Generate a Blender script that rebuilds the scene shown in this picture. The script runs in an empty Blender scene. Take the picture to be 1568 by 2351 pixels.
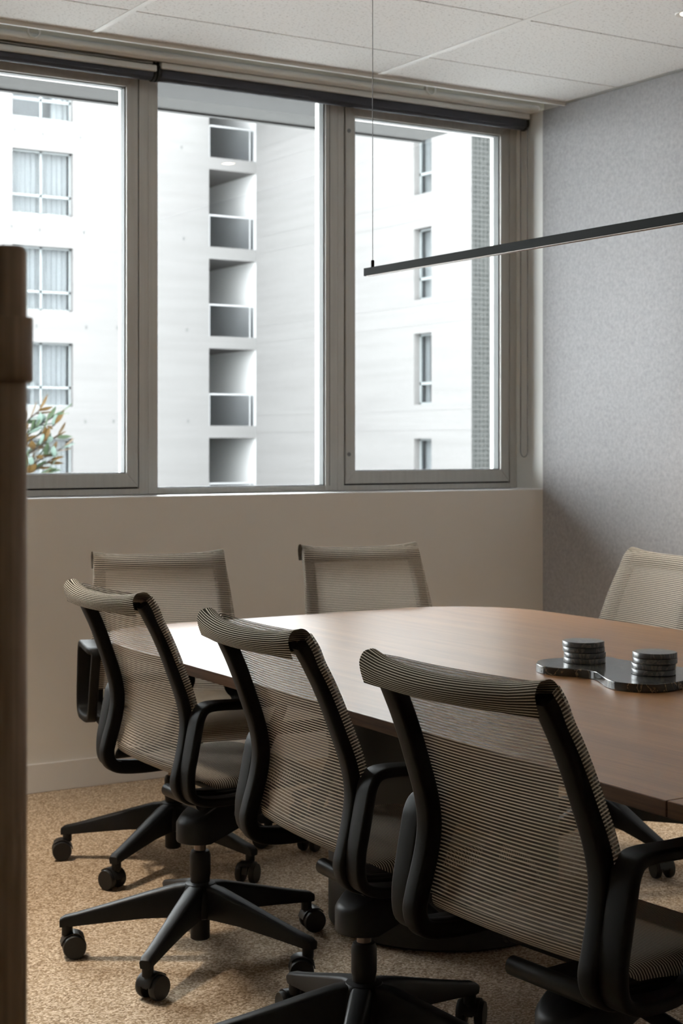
import bpy, bmesh, math, random
from mathutils import Vector, Matrix

random.seed(7)
PI = math.pi
scene = bpy.context.scene
COL = scene.collection

# ------------------------------------------------------------------ camera, sky, exposure
YAW = math.radians(31.85)
FPX = 3613.0
cam_d = bpy.data.cameras.new('camera')
cam_d.sensor_fit = 'AUTO'
cam_d.sensor_width = 36.0
cam_d.lens = FPX / 2351.0 * 36.0
cam_d.shift_y = -(1175.5 - 1021.0) / 2351.0
cam_d.clip_start = 0.05
cam_d.clip_end = 400
cam_d.dof.use_dof = True
cam_d.dof.focus_distance = 2.8
cam_d.dof.aperture_fstop = 11.0
cam = bpy.data.objects.new('camera', cam_d)
cam.location = (0, 0, 1.24)
cam.rotation_euler = (PI / 2, 0, -YAW)
COL.objects.link(cam)
scene.camera = cam

world = bpy.data.worlds.new('overcast_sky')
scene.world = world
world.use_nodes = True
wb = world.node_tree.nodes['Background']
wb.inputs['Color'].default_value = (0.95, 0.975, 1.0, 1)
wb.inputs['Strength'].default_value = 23.0

DOWNLIGHT_POWER = (310.0, 150.0)   # left lamp raised for the floor; felt-wall lamps kept weaker for the table
scene.view_settings.view_transform = 'Standard'
scene.view_settings.look = 'None'
scene.view_settings.gamma = 1.0
scene.view_settings.use_curve_mapping = False
scene.view_settings.exposure = 0.24
scene.cycles.use_denoising = True
scene.cycles.max_bounces = 10
scene.cycles.diffuse_bounces = 6
scene.cycles.transparent_max_bounces = 16
scene.cycles.sample_clamp_indirect = 6.0
scene.cycles.caustics_reflective = False
scene.cycles.caustics_refractive = False


# ------------------------------------------------------------------ materials
def new_mat(name):
    m = bpy.data.materials.new(name)
    m.use_nodes = True
    nt = m.node_tree
    for n in list(nt.nodes):
        nt.nodes.remove(n)
    out = nt.nodes.new('ShaderNodeOutputMaterial')
    return m, nt, out


def principled(name, color, rough=0.5, metal=0.0, spec=0.5, noise=None, bump=None, coat=0.0):
    """noise=(scale xyz, amount, detail) multiplies the colour; bump=(scale, strength, distance)"""
    m, nt, out = new_mat(name)
    p = nt.nodes.new('ShaderNodeBsdfPrincipled')
    nt.links.new(p.outputs[0], out.inputs[0])
    p.inputs['Roughness'].default_value = rough
    p.inputs['Metallic'].default_value = metal
    p.inputs['Specular IOR Level'].default_value = spec
    p.inputs['Coat Weight'].default_value = coat
    p.inputs['Base Color'].default_value = (*color, 1)
    tc = nt.nodes.new('ShaderNodeTexCoord')
    if noise:
        sc, amt, det = noise
        mp = nt.nodes.new('ShaderNodeMapping')
        mp.inputs['Scale'].default_value = sc
        nt.links.new(tc.outputs['Object'], mp.inputs[0])
        nz = nt.nodes.new('ShaderNodeTexNoise')
        nz.inputs['Scale'].default_value = 1.0
        nz.inputs['Detail'].default_value = det
        nt.links.new(mp.outputs[0], nz.inputs['Vector'])
        rp = nt.nodes.new('ShaderNodeValToRGB')
        rp.color_ramp.elements[0].position = 0.3
        rp.color_ramp.elements[1].position = 0.7
        rp.color_ramp.elements[0].color = (*[c * (1 - amt) for c in color], 1)
        rp.color_ramp.elements[1].color = (*[min(1, c * (1 + amt)) for c in color], 1)
        nt.links.new(nz.outputs['Fac'], rp.inputs[0])
        nt.links.new(rp.outputs[0], p.inputs['Base Color'])
    if bump:
        sc, st, dist = bump
        nz2 = nt.nodes.new('ShaderNodeTexNoise')
        nz2.inputs['Scale'].default_value = sc
        nz2.inputs['Detail'].default_value = 3
        nt.links.new(tc.outputs['Object'], nz2.inputs['Vector'])
        bp = nt.nodes.new('ShaderNodeBump')
        bp.inputs['Strength'].default_value = st
        bp.inputs['Distance'].default_value = dist
        nt.links.new(nz2.outputs['Fac'], bp.inputs['Height'])
        nt.links.new(bp.outputs[0], p.inputs['Normal'])
    return m


def mat_carpet():
    m, nt, out = new_mat('carpet')
    p = nt.nodes.new('ShaderNodeBsdfPrincipled')
    nt.links.new(p.outputs[0], out.inputs[0])
    p.inputs['Roughness'].default_value = 0.95
    p.inputs['Specular IOR Level'].default_value = 0.1
    p.inputs['Sheen Weight'].default_value = 0.15
    tc = nt.nodes.new('ShaderNodeTexCoord')
    v = nt.nodes.new('ShaderNodeTexVoronoi')
    v.inputs['Scale'].default_value = 230
    nt.links.new(tc.outputs['Object'], v.inputs['Vector'])
    n = nt.nodes.new('ShaderNodeTexNoise')
    n.inputs['Scale'].default_value = 110
    n.inputs['Detail'].default_value = 4
    nt.links.new(tc.outputs['Object'], n.inputs['Vector'])
    sp = nt.nodes.new('ShaderNodeSeparateColor')
    nt.links.new(v.outputs['Color'], sp.inputs[0])
    ad = nt.nodes.new('ShaderNodeMath')
    ad.operation = 'MULTIPLY_ADD'
    ad.inputs[1].default_value = 0.55
    nt.links.new(sp.outputs[0], ad.inputs[0])
    hm = nt.nodes.new('ShaderNodeMath')
    hm.operation = 'MULTIPLY'
    hm.inputs[1].default_value = 0.5
    nt.links.new(n.outputs['Fac'], hm.inputs[0])
    nt.links.new(hm.outputs[0], ad.inputs[2])
    rp = nt.nodes.new('ShaderNodeValToRGB')
    e = rp.color_ramp.elements
    e[0].position = 0.22
    e[0].color = (0.18, 0.108, 0.052, 1)
    e[1].position = 0.80
    e[1].color = (0.69, 0.56, 0.42, 1)
    k = rp.color_ramp.elements.new(0.5)
    k.color = (0.39, 0.275, 0.165, 1)
    nt.links.new(ad.outputs[0], rp.inputs[0])
    nt.links.new(rp.outputs[0], p.inputs['Base Color'])
    bp = nt.nodes.new('ShaderNodeBump')
    bp.inputs['Strength'].default_value = 0.6
    bp.inputs['Distance'].default_value = 0.004
    nt.links.new(ad.outputs[0], bp.inputs['Height'])
    nt.links.new(bp.outputs[0], p.inputs['Normal'])
    return m


def mat_wood(name, c0, c1, rough, spec=0.5):
    m, nt, out = new_mat(name)
    p = nt.nodes.new('ShaderNodeBsdfPrincipled')
    nt.links.new(p.outputs[0], out.inputs[0])
    p.inputs['Roughness'].default_value = rough
    p.inputs['Specular IOR Level'].default_value = spec
    tc = nt.nodes.new('ShaderNodeTexCoord')
    mp = nt.nodes.new('ShaderNodeMapping')
    mp.inputs['Scale'].default_value = (26, 1.3, 26)
    nt.links.new(tc.outputs['Object'], mp.inputs[0])
    n1 = nt.nodes.new('ShaderNodeTexNoise')
    n1.inputs['Scale'].default_value = 1.0
    n1.inputs['Detail'].default_value = 7
    n1.inputs['Roughness'].default_value = 0.62
    n1.inputs['Distortion'].default_value = 0.6
    nt.links.new(mp.outputs[0], n1.inputs['Vector'])
    mp2 = nt.nodes.new('ShaderNodeMapping')
    mp2.inputs['Scale'].default_value = (260, 7, 260)
    nt.links.new(tc.outputs['Object'], mp2.inputs[0])
    n2 = nt.nodes.new('ShaderNodeTexNoise')
    n2.inputs['Scale'].default_value = 1.0
    n2.inputs['Detail'].default_value = 2
    nt.links.new(mp2.outputs[0], n2.inputs['Vector'])
    mx = nt.nodes.new('ShaderNodeMath')
    mx.operation = 'MULTIPLY_ADD'
    mx.inputs[1].default_value = 0.35
    nt.links.new(n2.outputs['Fac'], mx.inputs[0])
    m7 = nt.nodes.new('ShaderNodeMath')
    m7.operation = 'MULTIPLY'
    m7.inputs[1].default_value = 0.65
    nt.links.new(n1.outputs['Fac'], m7.inputs[0])
    nt.links.new(m7.outputs[0], mx.inputs[2])
    rp = nt.nodes.new('ShaderNodeValToRGB')
    rp.color_ramp.elements[0].position = 0.33
    rp.color_ramp.elements[0].color = (*c0, 1)
    rp.color_ramp.elements[1].position = 0.68
    rp.color_ramp.elements[1].color = (*c1, 1)
    nt.links.new(mx.outputs[0], rp.inputs[0])
    nt.links.new(rp.outputs[0], p.inputs['Base Color'])
    return m


def mat_mesh(name, open_amt, period=0.0058, frac=0.38, ground=(0.145, 0.115, 0.090)):
    """striped chair netting: cream yarn, brown see-through ground between"""
    m, nt, out = new_mat(name)
    uv = nt.nodes.new('ShaderNodeUVMap')
    uv.uv_map = 'UVMap'
    sx = nt.nodes.new('ShaderNodeSeparateXYZ')
    nt.links.new(uv.outputs[0], sx.inputs[0])
    dv = nt.nodes.new('ShaderNodeMath')
    dv.operation = 'DIVIDE'
    dv.inputs[1].default_value = period
    nt.links.new(sx.outputs[1], dv.inputs[0])
    fr = nt.nodes.new('ShaderNodeMath')
    fr.operation = 'FRACT'
    nt.links.new(dv.outputs[0], fr.inputs[0])
    pp = nt.nodes.new('ShaderNodeMath')
    pp.operation = 'PINGPONG'
    pp.inputs[1].default_value = 0.5
    nt.links.new(fr.outputs[0], pp.inputs[0])
    mr = nt.nodes.new('ShaderNodeMapRange')
    mr.inputs['From Min'].default_value = frac / 2 - 0.05
    mr.inputs['From Max'].default_value = frac / 2 + 0.05
    mr.inputs['To Min'].default_value = 1.0
    mr.inputs['To Max'].default_value = 0.0
    nt.links.new(pp.outputs[0], mr.inputs[0])
    cream = nt.nodes.new('ShaderNodeBsdfDiffuse')
    cream.inputs[0].default_value = (0.60, 0.545, 0.46, 1)
    ctr = nt.nodes.new('ShaderNodeBsdfTranslucent')
    ctr.inputs[0].default_value = (0.60, 0.545, 0.46, 1)
    cm = nt.nodes.new('ShaderNodeMixShader')
    cm.inputs[0].default_value = 0.3 if open_amt > 0 else 0.0
    nt.links.new(cream.outputs[0], cm.inputs[1])
    nt.links.new(ctr.outputs[0], cm.inputs[2])
    dark = nt.nodes.new('ShaderNodeBsdfDiffuse')
    dark.inputs[0].default_value = (*ground, 1)
    tr = nt.nodes.new('ShaderNodeBsdfTransparent')
    dm = nt.nodes.new('ShaderNodeMixShader')
    dm.inputs[0].default_value = open_amt
    nt.links.new(dark.outputs[0], dm.inputs[1])
    nt.links.new(tr.outputs[0], dm.inputs[2])
    mix = nt.nodes.new('ShaderNodeMixShader')
    nt.links.new(mr.outputs[0], mix.inputs[0])
    nt.links.new(dm.outputs[0], mix.inputs[1])
    nt.links.new(cm.outputs[0], mix.inputs[2])
    nt.links.new(mix.outputs[0], out.inputs[0])
    return m


def mat_glass(name, tint=(0.97, 0.99, 0.985), ior=1.5, rough=0.0):
    m, nt, out = new_mat(name)
    fr = nt.nodes.new('ShaderNodeFresnel')
    fr.inputs[0].default_value = ior
    tr = nt.nodes.new('ShaderNodeBsdfTransparent')
    tr.inputs[0].default_value = (*tint, 1)
    gl = nt.nodes.new('ShaderNodeBsdfGlossy')
    gl.inputs['Roughness'].default_value = rough
    mx = nt.nodes.new('ShaderNodeMixShader')
    nt.links.new(fr.outputs[0], mx.inputs[0])
    nt.links.new(tr.outputs[0], mx.inputs[1])
    nt.links.new(gl.outputs[0], mx.inputs[2])
    nt.links.new(mx.outputs[0], out.inputs[0])
    return m


def mat_emit(name, col, strength):
    m, nt, out = new_mat(name)
    e = nt.nodes.new('ShaderNodeEmission')
    e.inputs[0].default_value = (*col, 1)
    e.inputs[1].default_value = strength
    nt.links.new(e.outputs[0], out.inputs[0])
    return m


def mat_marble(name, base, vein, scale=9.0, rough=0.16, width=0.035):
    m, nt, out = new_mat(name)
    p = nt.nodes.new('ShaderNodeBsdfPrincipled')
    p.inputs['Roughness'].default_value = rough
    nt.links.new(p.outputs[0], out.inputs[0])
    tc = nt.nodes.new('ShaderNodeTexCoord')
    n = nt.nodes.new('ShaderNodeTexNoise')
    n.inputs['Scale'].default_value = scale
    n.inputs['Detail'].default_value = 6
    n.inputs['Distortion'].default_value = 1.6
    nt.links.new(tc.outputs['Object'], n.inputs['Vector'])
    ab = nt.nodes.new('ShaderNodeMath')
    ab.operation = 'SUBTRACT'
    ab.inputs[1].default_value = 0.5
    nt.links.new(n.outputs['Fac'], ab.inputs[0])
    a2 = nt.nodes.new('ShaderNodeMath')
    a2.operation = 'ABSOLUTE'
    nt.links.new(ab.outputs[0], a2.inputs[0])
    rp = nt.nodes.new('ShaderNodeValToRGB')
    e = rp.color_ramp.elements
    e[0].position = 0.0
    e[0].color = (*vein, 1)
    e[1].position = width
    e[1].color = (*base, 1)
    k = rp.color_ramp.elements.new(0.28)
    k.color = (*[c * 2.2 for c in base], 1)
    nt.links.new(a2.outputs[0], rp.inputs[0])
    nt.links.new(rp.outputs[0], p.inputs['Base Color'])
    return m


def mat_concrete():
    """white board-marked facade concrete: faint horizontal board lines and blotches"""
    m, nt, out = new_mat('white_concrete')
    p = nt.nodes.new('ShaderNodeBsdfPrincipled')
    p.inputs['Specular IOR Level'].default_value = 0.05
    p.inputs['Roughness'].default_value = 0.85
    nt.links.new(p.outputs[0], out.inputs[0])
    tc = nt.nodes.new('ShaderNodeTexCoord')
    mp = nt.nodes.new('ShaderNodeMapping')
    mp.inputs['Scale'].default_value = (0.25, 0.25, 5.5)
    nt.links.new(tc.outputs['Object'], mp.inputs[0])
    n = nt.nodes.new('ShaderNodeTexNoise')
    n.inputs['Scale'].default_value = 1.0
    n.inputs['Detail'].default_value = 5
    nt.links.new(mp.outputs[0], n.inputs['Vector'])
    rp = nt.nodes.new('ShaderNodeValToRGB')
    rp.color_ramp.elements[0].position = 0.3
    rp.color_ramp.elements[0].color = (0.0765, 0.0743, 0.0735, 1)
    rp.color_ramp.elements[1].position = 0.6
    rp.color_ramp.elements[1].color = (0.084, 0.0818, 0.081, 1)
    nt.links.new(n.outputs['Fac'], rp.inputs[0])
    nt.links.new(rp.outputs[0], p.inputs['Base Color'])
    return m


def mat_mosaic():
    m, nt, out = new_mat('mosaic_tiles')
    p = nt.nodes.new('ShaderNodeBsdfPrincipled')
    p.inputs['Specular IOR Level'].default_value = 0.05
    p.inputs['Roughness'].default_value = 0.5
    nt.links.new(p.outputs[0], out.inputs[0])
    tc = nt.nodes.new('ShaderNodeTexCoord')
    sp = nt.nodes.new('ShaderNodeSeparateXYZ')
    nt.links.new(tc.outputs['Object'], sp.inputs[0])
    cb = nt.nodes.new('ShaderNodeCombineXYZ')
    nt.links.new(sp.outputs[0], cb.inputs[0])
    nt.links.new(sp.outputs[2], cb.inputs[1])
    b = nt.nodes.new('ShaderNodeTexBrick')
    b.offset = 0.0
    b.inputs['Color1'].default_value = (0.007, 0.0078, 0.0073, 1)
    b.inputs['Color2'].default_value = (0.011, 0.0118, 0.0112, 1)
    b.inputs['Mortar'].default_value = (0.022, 0.0225, 0.022, 1)
    b.inputs['Scale'].default_value = 1.0
    b.inputs['Mortar Size'].default_value = 0.014
    b.inputs['Brick Width'].default_value = 0.13
    b.inputs['Row Height'].default_value = 0.13
    nt.links.new(cb.outputs[0], b.inputs['Vector'])
    nt.links.new(b.outputs['Color'], p.inputs['Base Color'])
    return m


def mat_tile():
    """mineral-fibre ceiling tile with small dark fissures"""
    m, nt, out = new_mat('mineral_ceiling_tile')
    p = nt.nodes.new('ShaderNodeBsdfPrincipled')
    p.inputs['Roughness'].default_value = 0.9
    p.inputs['Specular IOR Level'].default_value = 0.2
    nt.links.new(p.outputs[0], out.inputs[0])
    tc = nt.nodes.new('ShaderNodeTexCoord')
    n = nt.nodes.new('ShaderNodeTexNoise')
    n.inputs['Scale'].default_value = 105
    n.inputs['Detail'].default_value = 2
    nt.links.new(tc.outputs['Object'], n.inputs['Vector'])
    rp = nt.nodes.new('ShaderNodeValToRGB')
    rp.color_ramp.elements[0].position = 0.30
    rp.color_ramp.elements[0].color = (0.58, 0.57, 0.56, 1)
    rp.color_ramp.elements[1].position = 0.42
    rp.color_ramp.elements[1].color = (0.90, 0.90, 0.895, 1)
    nt.links.new(n.outputs['Fac'], rp.inputs[0])
    nt.links.new(rp.outputs[0], p.inputs['Base Color'])
    return m


def mat_felt():
    m, nt, out = new_mat('grey_felt')
    p = nt.nodes.new('ShaderNodeBsdfPrincipled')
    p.inputs['Roughness'].default_value = 0.95
    p.inputs['Specular IOR Level'].default_value = 0.15
    nt.links.new(p.outputs[0], out.inputs[0])
    tc = nt.nodes.new('ShaderNodeTexCoord')
    n = nt.nodes.new('ShaderNodeTexNoise')
    n.inputs['Scale'].default_value = 70
    n.inputs['Detail'].default_value = 5
    n.inputs['Roughness'].default_value = 0.65
    nt.links.new(tc.outputs['Object'], n.inputs['Vector'])
    rp = nt.nodes.new('ShaderNodeValToRGB')
    rp.color_ramp.elements[0].position = 0.32
    rp.color_ramp.elements[0].color = (0.335, 0.333, 0.342, 1)
    rp.color_ramp.elements[1].position = 0.68
    rp.color_ramp.elements[1].color = (0.445, 0.442, 0.452, 1)
    nt.links.new(n.outputs['Fac'], rp.inputs[0])
    nt.links.new(rp.outputs[0], p.inputs['Base Color'])
    return m


def mat_leaf(name, col):
    m, nt, out = new_mat(name)
    p = nt.nodes.new('ShaderNodeBsdfPrincipled')
    p.inputs['Roughness'].default_value = 0.6
    p.inputs['Specular IOR Level'].default_value = 0.03
    p.inputs['Base Color'].default_value = (*col, 1)
    nt.links.new(p.outputs[0], out.inputs[0])
    return m


M = {
    'carpet': mat_carpet(),
    'wall': principled('cream_wall_paint', (0.80, 0.76, 0.70), 0.75, spec=0.25),
    'white': principled('white_paint', (0.90, 0.905, 0.88), 0.6, spec=0.3),
    'darkwall': principled('dark_wall_cladding', (0.42, 0.38, 0.34), 0.7, spec=0.25),
    'base': principled('skirting_paint', (0.80, 0.77, 0.73), 0.55, spec=0.3),
    'sill': principled('white_sill', (0.88, 0.885, 0.88), 0.35, spec=0.45),
    'beige': principled('beige_bulkhead_paint', (0.70, 0.68, 0.60), 0.7, spec=0.25),
    'felt': mat_felt(),
    'tile': mat_tile(),
    'tee': principled('white_ceiling_tee', (0.88, 0.88, 0.87), 0.5, spec=0.3),
    'slab': principled('ceiling_void', (0.05, 0.05, 0.05), 0.9),
    'alu': principled('anodised_aluminium', (0.52, 0.51, 0.48), 0.45, metal=0.15, noise=((60, 60, 2.0), 0.05, 2)),
    'alu_light': principled('glazing_bead', (0.21, 0.22, 0.22), 0.5, spec=0.1),
    'gasket': principled('black_gasket', (0.012, 0.012, 0.012), 0.7),
    'screw': principled('dull_steel', (0.20, 0.20, 0.20), 0.4, metal=0.8),
    'blind': principled('charcoal_blind_fabric', (0.045, 0.045, 0.052), 0.8, spec=0.2),
    'rail': principled('aluminium_rail', (0.72, 0.72, 0.70), 0.4, metal=0.2),
    'blackplastic': principled('black_plastic', (0.006, 0.0057, 0.0053), 0.55, spec=0.11, bump=(420, 0.12, 0.0006)),
    'blacksatin': principled('black_satin_base', (0.008, 0.008, 0.008), 0.45, spec=0.22),
    'wheel': principled('castor_rubber', (0.008, 0.008, 0.008), 0.45, spec=0.4),
    'piston': principled('steel_piston', (0.16, 0.13, 0.11), 0.3, metal=0.9),
    'mesh': mat_mesh('striped_back_netting', 0.30),
    'cuff': mat_mesh('striped_cuff_netting', 0.0, period=0.0044, frac=0.30, ground=(0.04, 0.034, 0.025)),
    'seatmesh': mat_mesh('striped_seat_netting', 0.15, period=0.0052, frac=0.38, ground=(0.10, 0.085, 0.07)),
    'walnut': mat_wood('walnut_veneer', (0.115, 0.049, 0.014), (0.235, 0.112, 0.040), 0.32, 0.20),
    'walnutedge': mat_wood('walnut_edge', (0.045, 0.022, 0.011), (0.12, 0.064, 0.035), 0.5, 0.12),
    'drum': principled('black_drum_laminate', (0.012, 0.012, 0.012), 0.5),
    'tray': mat_marble('black_veined_marble', (0.022, 0.023, 0.022), (0.22, 0.18, 0.12), 13, 0.14, 0.012),
    'coaster': mat_marble('grey_black_marble', (0.030, 0.030, 0.030), (0.13, 0.115, 0.09), 18, 0.3, 0.03),
    'lampbody': principled('black_lamp_profile', (0.008, 0.0088, 0.008), 0.7, spec=0.06),
    'diffuser': principled('opal_diffuser', (0.30, 0.24, 0.19), 0.4),
    'cable': principled('grey_cable', (0.14, 0.14, 0.14), 0.4, metal=0.5),
    'bronze': principled('bronze_handle', (0.26, 0.185, 0.125), 0.34, metal=0.6, noise=((300, 300, 2), 0.18, 2)),
    'glass': mat_glass('window_glass'),
    'doorglass': mat_glass('door_glass', (0.96, 0.98, 0.97)),
    'concrete': mat_concrete(),
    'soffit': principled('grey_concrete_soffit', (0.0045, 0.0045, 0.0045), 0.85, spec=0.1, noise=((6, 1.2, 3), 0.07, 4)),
    'mosaic': mat_mosaic(),
    'bwin': principled('grey_window_frame', (0.10, 0.108, 0.11), 0.5, spec=0.05),
    'bglass': mat_glass('facade_glass', (0.85, 0.87, 0.88), 1.12),
    'balglass': mat_glass('balustrade_glass', (0.70, 0.71, 0.72), 1.12),
    'curtain': principled('white_curtain', (0.135, 0.135, 0.135), 0.9, spec=0.05),
    'room': principled('far_room_wall', (0.09, 0.088, 0.088), 0.9, spec=0.05),
    'balrail': principled('pale_balcony_rail', (0.17, 0.172, 0.175), 0.5, spec=0.05),
    'hole': principled('tie_hole', (0.05, 0.05, 0.05), 0.9, spec=0.05),
    'asphalt': principled('street_asphalt', (0.16, 0.16, 0.165), 0.9),
    'recess': principled('lightened_recess', (0.26, 0.26, 0.26), 0.85, spec=0.05),  # wing concrete lightened here, standing in for light bounced into the recess
    'joint': principled('pour_joint', (0.083, 0.081, 0.080), 0.9, spec=0.05),
    'bounce': principled('bounce_white', (0.78, 0.78, 0.77), 0.9, spec=0.1),  # for the added slab that throws skylight up into the room
    'bark': principled('bark', (0.012, 0.009, 0.007), 0.9, spec=0.1),
    'leaf_green': mat_leaf('leaf_green', (0.017, 0.025, 0.014)),
    'leaf_pale': mat_leaf('leaf_pale_green', (0.042, 0.058, 0.050)),
    'leaf_brown': mat_leaf('leaf_rust', (0.026, 0.0155, 0.005)),
    'dl_emit': mat_emit('downlight_led', (1.0, 0.80, 0.55), 26.0),
    'dl_trim': principled('downlight_trim', (0.78, 0.78, 0.77), 0.4),
}


# ------------------------------------------------------------------ mesh helpers
class MB:
    def __init__(self):
        self.v = []
        self.f = []
        self.uv = None

    def add(self, vs, fs):
        o = len(self.v)
        self.v += [tuple(p) for p in vs]
        self.f += [tuple(i + o for i in q) for q in fs]
        return self

    def box(self, x0, x1, y0, y1, z0, z1):
        vs = [(x0, y0, z0), (x1, y0, z0), (x1, y1, z0), (x0, y1, z0), (x0, y0, z1), (x1, y0, z1), (x1, y1, z1), (x0, y1, z1)]
        return self.add(vs, [(0, 3, 2, 1), (4, 5, 6, 7), (0, 1, 5, 4), (1, 2, 6, 5), (2, 3, 7, 6), (3, 0, 4, 7)])

    def cyl(self, p0, p1, r0, r1=None, n=20, caps=True):
        r1 = r0 if r1 is None else r1
        p0, p1 = Vector(p0), Vector(p1)
        d = (p1 - p0).normalized()
        a = d.orthogonal().normalized()
        b = d.cross(a)
        vs = []
        for p, r in ((p0, r0), (p1, r1)):
            for i in range(n):
                t = 2 * PI * i / n
                vs.append(p + a * (r * math.cos(t)) + b * (r * math.sin(t)))
        fs = [(i, (i + 1) % n, n + (i + 1) % n, n + i) for i in range(n)]
        if caps:
            fs += [tuple(range(n - 1, -1, -1)), tuple(range(n, 2 * n))]
        return self.add(vs, fs)

    def lathe(self, prof, n=28, c=(0, 0, 0)):
        vs, fs = [], []
        for r, z in prof:
            for i in range(n):
                t = 2 * PI * i / n
                vs.append((c[0] + r * math.cos(t), c[1] + r * math.sin(t), c[2] + z))
        m = len(prof)
        for j in range(m - 1):
            for i in range(n):
                fs.append((j * n + i, j * n + (i + 1) % n, (j + 1) * n + (i + 1) % n, (j + 1) * n + i))
        fs.append(tuple(range(n - 1, -1, -1)))
        fs.append(tuple((m - 1) * n + i for i in range(n)))
        return self.add(vs, fs)

    def loft(self, rings, closed=False, caps=True):
        n = len(rings[0])
        vs = [p for r in rings for p in r]
        m = len(rings)
        fs = []
        for j in range(m if closed else m - 1):
            k = (j + 1) % m
            for i in range(n):
                fs.append((j * n + i, j * n + (i + 1) % n, k * n + (i + 1) % n, k * n + i))
        if caps and not closed:
            fs.append(tuple(range(n - 1, -1, -1)))
            fs.append(tuple((m - 1) * n + i for i in range(n)))
        return self.add(vs, fs)

    def prism(self, outline, z0, z1):
        n = len(outline)
        vs = [(x, y, z0) for x, y in outline] + [(x, y, z1) for x, y in outline]
        fs = [tuple(range(n - 1, -1, -1)), tuple(range(n, 2 * n))]
        fs += [(i, (i + 1) % n, n + (i + 1) % n, n + i) for i in range(n)]
        return self.add(vs, fs)

    def mesh(self, name, mat, smooth=None, fix=True):
        me = bpy.data.meshes.new(name)
        me.from_pydata(self.v, [], self.f)
        if fix:
            bm = bmesh.new()
            bm.from_mesh(me)
            bmesh.ops.recalc_face_normals(bm, faces=bm.faces)
            bm.to_mesh(me)
            bm.free()
        me.materials.append(M[mat])
        if smooth is not None:
            for p in me.polygons:
                p.use_smooth = True
            me.set_sharp_from_angle(angle=math.radians(smooth))
        return me


def link(name, data, parent=None, loc=(0, 0, 0), rot=(0, 0, 0), bevel=0.0, seg=2):
    o = bpy.data.objects.new(name, data)
    COL.objects.link(o)
    o.location = loc
    o.rotation_euler = rot
    if parent is not None:
        o.parent = parent
    if bevel:
        b = o.modifiers.new('bevel', 'BEVEL')
        b.width = bevel
        b.segments = seg
        b.limit_method = 'ANGLE'
        b.angle_limit = math.radians(40)
        b.harden_normals = False
    return o


def ob(name, mb, mat, parent=None, smooth=None, bevel=0.0, seg=2, loc=(0, 0, 0), rot=(0, 0, 0)):
    return link(name, mb.mesh(name, mat, smooth), parent, loc, rot, bevel, seg)


def tag(o, label=None, cat=None, group=None, kind=None):
    if label:
        o['label'] = label
    if cat:
        o['category'] = cat
    if group:
        o['group'] = group
    if kind:
        o['kind'] = kind
    return o


def empty(name, loc=(0, 0, 0), rz=0.0):
    o = bpy.data.objects.new(name, None)
    COL.objects.link(o)
    o.empty_display_size = 0.1
    o.location = loc
    o.rotation_euler = (0, 0, rz)
    return o


def box(name, x0, x1, y0, y1, z0, z1, mat, parent=None, bevel=0.0, seg=2):
    cx, cy = (x0 + x1) / 2, (y0 + y1) / 2
    if parent is None:
        return ob(name, MB().box(x0 - cx, x1 - cx, y0 - cy, y1 - cy, 0, z1 - z0), mat, None, None, bevel, seg, loc=(cx, cy, z0))
    return ob(name, MB().box(x0, x1, y0, y1, z0, z1), mat, parent, None, bevel, seg)


def catmull(pts, per=6, closed=False):
    P = [Vector(p) for p in pts]
    n = len(P)
    out = []
    rng = n if closed else n - 1
    for i in range(rng):
        if closed:
            p0, p1, p2, p3 = P[(i - 1) % n], P[i], P[(i + 1) % n], P[(i + 2) % n]
        else:
            p0, p1, p2, p3 = P[max(i - 1, 0)], P[i], P[i + 1], P[min(i + 2, n - 1)]
        for k in range(per):
            t = k / per
            out.append(0.5 * ((2 * p1) + (p2 - p0) * t + (2 * p0 - 5 * p1 + 4 * p2 - p3) * t * t + (3 * p1 - p0 - 3 * p2 + p3) * t ** 3))
    if not closed:
        out.append(P[-1])
    return out


def rrect(w, h, r, n=3):
    pts = []
    for cx, cy, a0 in ((w / 2 - r, h / 2 - r, 0), (-w / 2 + r, h / 2 - r, PI / 2), (-w / 2 + r, -h / 2 + r, PI), (w / 2 - r, -h / 2 + r, 1.5 * PI)):
        for k in range(n + 1):
            a = a0 + PI / 2 * k / n
            pts.append((cx + r * math.cos(a), cy + r * math.sin(a)))
    return pts


def sweep_xz(mb, path, section, y0=0.0, closed=False, wfun=None, yfun=None):
    """sweep a section (a along y, b along the in-plane normal) along a path of (x, z) points"""
    n = len(path)
    rings = []
    for i, p in enumerate(path):
        q0 = path[(i - 1) % n] if (closed or i > 0) else path[i]
        q1 = path[(i + 1) % n] if (closed or i < n - 1) else path[i]
        t = (Vector(q1) - Vector(q0)).normalized()
        nx, nz = -t[1], t[0]
        u = i / (n - 1 if not closed else n)
        w = wfun(u) if wfun else 1.0
        yy = yfun(u) if yfun else y0
        rings.append([(p[0] + nx * b, yy + a * w, p[1] + nz * b) for a, b in section])
    mb.loft(rings, closed)
    return mb


# ------------------------------------------------------------------ the room
XR, YW, ZC = 4.346, 5.341, 2.697      # right wall, window wall, ceiling
XL, YB = -1.35, -2.2                  # left wall, back wall
YF = 5.523                            # inside face of the window frames
ZS = 1.048                            # window sill

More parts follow.
